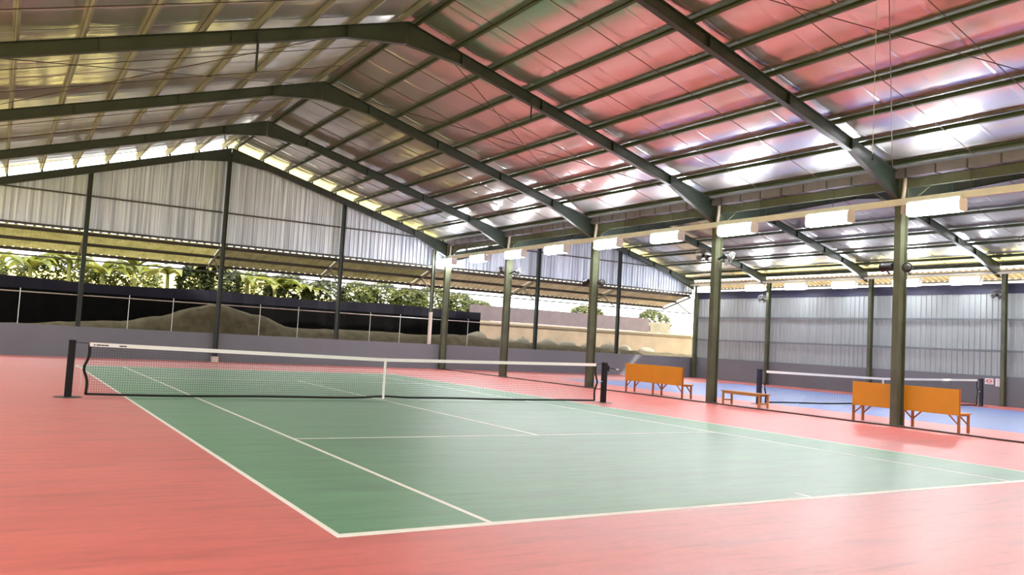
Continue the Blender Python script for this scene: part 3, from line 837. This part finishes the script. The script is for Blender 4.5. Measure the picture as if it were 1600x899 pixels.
for i in range(7):
    a, b = bx[i], bx[i + 1]
    lean_to(a, b - .01, f'ribbed lean-to canopy beyond the opening, {ORD[i]} bay of the back wall', M['fibre'] if i < 2 else M['fibre_old'] if i < 4 else M['fibre_pink'])
for i, x in enumerate(bx[1:]):
    r = root('canopy_bracket', (x, YB + .25, 3.7), f'bracket of two struts holding the lean-to canopy, {ORD[i]} post', 'bracket', 'canopy brackets')
    x -= .02
    MB().bar((x, YB + .28, 4.70), (x, YB + 2.65, 4.00), .06, .08).build('arm', M['purlin'], r)
    MB().bar((x, YB + .28, 3.72), (x, YB + 1.35, 4.34), .05, .05).build('strut', M['purlin'], r)
# canopy outside the right wall
r = root('side_canopy', (28.5, 0, 5.2), 'pale translucent canopy seen through the gap above the ribbed wall', 'canopy')
prof = []; s = YF
vs, fs = [], []
while s < 19: prof += [(s, 0), (s + .14, 0), (s + .17, .04), (s + .25, .04)]; s += .28
for a, d in prof: vs += [(27.3, a, 5.62 + d), (28.6, a, 5.30 + d)]
for i in range(len(prof) - 1): fs.append((2 * i, 2 * i + 1, 2 * i + 3, 2 * i + 2))
MB().add(vs, fs).build('roof_sheet', M['fibre_pink'], r)
for t in (.1, .95):
    MB().box(27.3 + 1.3 * t - .03, 27.3 + 1.3 * t + .03, YF, 18.9, 5.54 - .32 * t, 5.61 - .32 * t).build('batten', M['purlin'], r)

# ------------------------------------------------------------------ outside: ground, fence, mound, wall, plants
gm = MB(); gm.box(-70, 90, -70, 90, -.5, -.31)
struct(gm.build('ground', M['ground']), 'earth outside the hall')
FYC = 22.0
f = root('shade_cloth_fence', (0, FYC, 0), 'tall fence of black shade cloth with grey hem beyond the back wall', 'fence')
vs, fs = [], []
nx = 60
for k in range(nx + 1):
    x = -16 + 31 * k / nx; wv = .05 * math.sin(x * 2.1) + .03 * math.sin(x * 5.3)
    vs += [(x, FYC + wv, -.3), (x, FYC + wv, 2.66 - .03 * math.sin(x * .9))]
for k in range(nx): fs.append((2 * k, 2 * k + 2, 2 * k + 3, 2 * k + 1))
MB().add(vs, fs).build('cloth', M['cloth'], f)
vs, fs = [], []
for k in range(nx + 1):
    x = -16 + 31 * k / nx; wv = .05 * math.sin(x * 2.1) + .03 * math.sin(x * 5.3) - .02
    vs += [(x, FYC + wv, 2.60), (x, FYC + wv, 3.05 + .05 * math.sin(x * .7 + 1))]
for k in range(nx): fs.append((2 * k, 2 * k + 2, 2 * k + 3, 2 * k + 1))
MB().add(vs, fs).build('hem', M['band'], f)
for x in range(-15, 15, 3):
    MB().tube([(x, FYC + .14, -.3), (x, FYC + .14, 3.0)], .04, 8).build('post', M['girt'], f)
# soil mound
def mound_h(x):
    P = [(-14, 1.0), (-7.5, 1.15), (-3.5, 1.45), (-1.8, 1.75), (-.55, 2.2), (.5, 2.43), (2.2, 2.1), (4.0, 1.6), (6.5, 1.62), (10.5, 1.62), (13, 1.72), (16, 1.5), (32, 1.3)]
    for (a, h0), (b, h1) in zip(P[:-1], P[1:]):
        if a <= x <= b:
            t = (x - a) / (b - a); t = t * t * (3 - 2 * t); return h0 + (h1 - h0) * t
    return 1.0
rr = random.Random(5)
vs, fs = [], []; NX, NY = 120, 12
for j in range(NY + 1):
    y = 18.6 + 3.3 * j / NY
    for i in range(NX + 1):
        x = -14 + 46 * i / NX
        prof = math.sin(min(1, (j / NY) / .5) * math.pi / 2) if j / NY < .5 else 1 - .25 * (j / NY - .5)
        vs.append((x, y, -.3 + (mound_h(x) + .3) * prof + rr.uniform(-.03, .03) * (0 < j < NY)))
for j in range(NY):
    for i in range(NX):
        a = j * (NX + 1) + i
        fs.append((a, a + 1, a + NX + 2, a + NX + 1))
tag(MB().add(vs, fs).build('soil_bank', M['soil'], smooth=True), 'bank of dry brown soil heaped between the hall and the black cloth', 'soil bank')
# retaining wall on the blue court side
r = root('retaining_wall', (22, 23.6, 0), 'tan rendered retaining wall with mauve hem cloth beyond the blue court', 'retaining wall')
MB().box(15.05, 40, 23.4, 23.7, -.3, 2.45).build('wall_face', M['concrete'], r)
MB().box(15.05, 40, 23.33, 23.75, 2.45, 2.62).build('coping', M['coping'], r)
MB().box(15.1, 28.6, 23.42, 23.46, 2.63, 3.5).build('hem', M['band2'], r)
MB().box(28.7, 30.4, 23.42, 23.5, 2.63, 3.3).build('side_panel', M['stone'], r)
# pale kerb stones at its foot
rr = random.Random(11)
for i in range(9):
    x = 14.6 + i * 1.5 + rr.uniform(-.2, .2); mb = MB(); sx, sz = .6 + rr.uniform(-.1, .15), .36 + rr.uniform(-.06, .08)
    nb_, nr_ = 14, 7; vs, fs = [], []
    for a in range(nr_ + 1):
        ph = math.pi * a / nr_
        for b in range(nb_):
            th = 2 * math.pi * b / nb_; q = 1 + rr.uniform(-.07, .07)
            vs.append((x + sx * q * math.sin(ph) * math.cos(th), 21.5 + .3 * q * math.sin(ph) * math.sin(th), -.3 + (mound_h(x) + .3) * .905 + .1 + sz * q * math.cos(ph)))
    for a in range(nr_):
        for b in range(nb_):
            fs.append((a * nb_ + b, (a + 1) * nb_ + b, (a + 1) * nb_ + (b + 1) % nb_, a * nb_ + (b + 1) % nb_))
    tag(mb.add(vs, fs).build('boulder', M['stone'], smooth=True), f'pale rounded boulder before the tan wall, {ORD[i]} from the black cloth end', 'boulder', 'boulders before the tan wall')
# hillside behind
vs, fs = [], []
rr = random.Random(21); NX, NY = 60, 10
for j in range(NY + 1):
    for i in range(NX + 1):
        x = -40 + 90 * i / NX; t = j / NY
        top = 4.9 + .4 * math.sin(x * .35) if x < 10 else max(1.0, 4.8 - (x - 10) * .3)
        vs.append((x, 25 + 14 * t, -.4 + top * math.sin(t * math.pi / 2) + rr.uniform(-.15, .15)))
for j in range(NY):
    for i in range(NX):
        a = j * (NX + 1) + i; fs.append((a, a + 1, a + NX + 2, a + NX + 1))
struct(MB().add(vs, fs).build('hill', M['bank'], smooth=True), 'bright straw-yellow hillside beyond the shade cloth')

def banana(x, y, zb, h, n, seed, label):
    rr = random.Random(seed)
    r = root('banana_plant', (x, y, zb), label, 'plant', 'banana plants beyond the cloth')
    MB().tube([(x, y, zb), (x + .05, y, zb + h * .5), (x + rr.uniform(-.1, .1), y, zb + h)], [.14, .12, .08], 10).build('pseudostem', M['stem'], r, smooth=True)
    for k in range(n):
        az = 2 * math.pi * k / n + rr.uniform(-.4, .4); L = rr.uniform(1.3, 2.0); up = rr.uniform(.5, 1.25); W = rr.uniform(.24, .34)
        d = V(math.cos(az), math.sin(az), 0); s = V(-d.y, d.x, 0)
        vs, fs = [], []; seg = 8; p = V(x, y, zb + h - .05)
        el = up
        for i in range(seg + 1):
            t = i / seg
            w = W * math.sin(max(.04, min(1, t * 1.02)) ** .7 * math.pi) + .015 if t > .12 else .03
            fold = V(0, 0, .35 * w)
            vs += [p + s * w + fold, p, p - s * w + fold]
            el -= (up + .7) / seg
            p = p + (d * math.cos(el) + V(0, 0, math.sin(el))) * (L / seg)
        for i in range(seg):
            a = 3 * i
            fs += [(a, a + 3, a + 4, a + 1), (a + 1, a + 4, a + 5, a + 2)]
        MB().add(vs, fs).build('leaf', M['banana'], r, smooth=True)
bxs = [-11.6, -9.6, -8.0, -6.5, -5.0, -3.6, -2.2, -.9, .9, 2.9, 4.6, 6.2]
for i, x in enumerate(bxs):
    rr = random.Random(100 + i)
    banana(x, 24.2 + rr.uniform(0, 1.6), .2, 3.5 + rr.uniform(-.3, .4), 10, 200 + i, f'banana plant with broad pale leaves beyond the black cloth, {ORD[i]} from the open side')

def shrub(x, y, zc, rx, rz, n, seed, mat, label, grp, trunk=True):
    rr = random.Random(seed)
    r = root('leafy_shrub', (x, y, 0), label, 'shrub', grp)
    vs, fs = [], []
    for k in range(n):
        a, b = rr.uniform(0, 2 * math.pi), rr.uniform(-1, 1); q = rr.uniform(.55, 1) ** .5
        c = V(x + rx * q * math.cos(a) * math.sqrt(1 - b * b), y + rx * .7 * q * math.sin(a) * math.sqrt(1 - b * b), zc + rz * q * b)
        u = V(rr.uniform(-1, 1), rr.uniform(-1, 1), rr.uniform(-.6, .6)).normalized(); w = u.orthogonal().normalized()
        l, h = rr.uniform(.10, .2), rr.uniform(.05, .08); o = len(vs)
        vs += [c - u * l, c + w * h, c + u * l, c - w * h]; fs.append((o, o + 1, o + 2, o + 3))
    MB().add(vs, fs).build('foliage', mat, r)
    st = MB().tube([(x, y, -.3), (x + .05, y, zc * .5), (x, y, zc)], [.07, .05, .02], 7); st.build('stem', M['trunk'], r)
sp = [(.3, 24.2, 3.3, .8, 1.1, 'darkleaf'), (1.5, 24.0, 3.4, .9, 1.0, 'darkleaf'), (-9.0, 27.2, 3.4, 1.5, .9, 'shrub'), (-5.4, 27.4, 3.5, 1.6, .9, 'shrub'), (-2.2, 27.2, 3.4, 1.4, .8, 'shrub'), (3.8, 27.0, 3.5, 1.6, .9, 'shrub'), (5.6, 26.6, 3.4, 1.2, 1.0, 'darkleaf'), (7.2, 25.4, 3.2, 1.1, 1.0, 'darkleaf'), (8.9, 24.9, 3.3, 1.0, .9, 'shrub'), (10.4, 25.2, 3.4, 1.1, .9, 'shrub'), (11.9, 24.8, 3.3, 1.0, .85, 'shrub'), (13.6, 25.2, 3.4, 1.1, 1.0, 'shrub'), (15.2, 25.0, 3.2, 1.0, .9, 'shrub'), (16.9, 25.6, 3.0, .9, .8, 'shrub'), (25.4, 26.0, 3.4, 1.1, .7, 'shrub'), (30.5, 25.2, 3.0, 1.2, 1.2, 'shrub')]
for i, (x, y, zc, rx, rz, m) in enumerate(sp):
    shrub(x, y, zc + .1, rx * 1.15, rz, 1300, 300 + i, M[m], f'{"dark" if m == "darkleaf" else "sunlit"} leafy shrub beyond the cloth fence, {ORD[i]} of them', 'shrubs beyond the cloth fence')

# ------------------------------------------------------------------ light
w = bpy.data.worlds.new('sky'); SC.world = w; w.use_nodes = True
nt = w.node_tree; bg = nt.nodes['Background']
bg.inputs['Color'].default_value = (1, .988, .95, 1); bg.inputs['Strength'].default_value = 3.0
sun = bpy.data.lights.new('sun', 'SUN'); sun.energy = 7.5; sun.angle = math.radians(2); sun.color = (1, .95, .8)
so = bpy.data.objects.new('sun', sun); COL.objects.link(so)
so.rotation_euler = V(.62, -.42, .66).to_track_quat('Z', 'Y').to_euler()

# ------------------------------------------------------------------ camera
cam = bpy.data.cameras.new('camera'); co = bpy.data.objects.new('camera', cam); COL.objects.link(co)
a, b, c = .5554, .0652, .0555
fw = V(math.sin(a) * math.cos(b), math.cos(a) * math.cos(b), math.sin(b)); rt = V(math.cos(a), -math.sin(a), 0); up = rt.cross(fw)
r2 = rt * math.cos(c) + up * math.sin(c); u2 = up * math.cos(c) - rt * math.sin(c)
mw = Matrix(((r2.x, u2.x, -fw.x, -7.721), (r2.y, u2.y, -fw.y, -17.781), (r2.z, u2.z, -fw.z, 1.5159), (0, 0, 0, 1)))
co.matrix_world = mw
cam.sensor_width = 36; cam.lens = 1290.11 / 1600 * 36; cam.clip_end = 300; cam.clip_start = .05
SC.camera = co

SC.view_settings.view_transform = 'Standard'; SC.view_settings.look = 'None'
SC.view_settings.gamma = 1; SC.view_settings.use_curve_mapping = False
SC.view_settings.exposure = 0.52
SC.cycles.use_denoising = True
SC.cycles.max_bounces = 8; SC.cycles.diffuse_bounces = 5; SC.cycles.glossy_bounces = 5
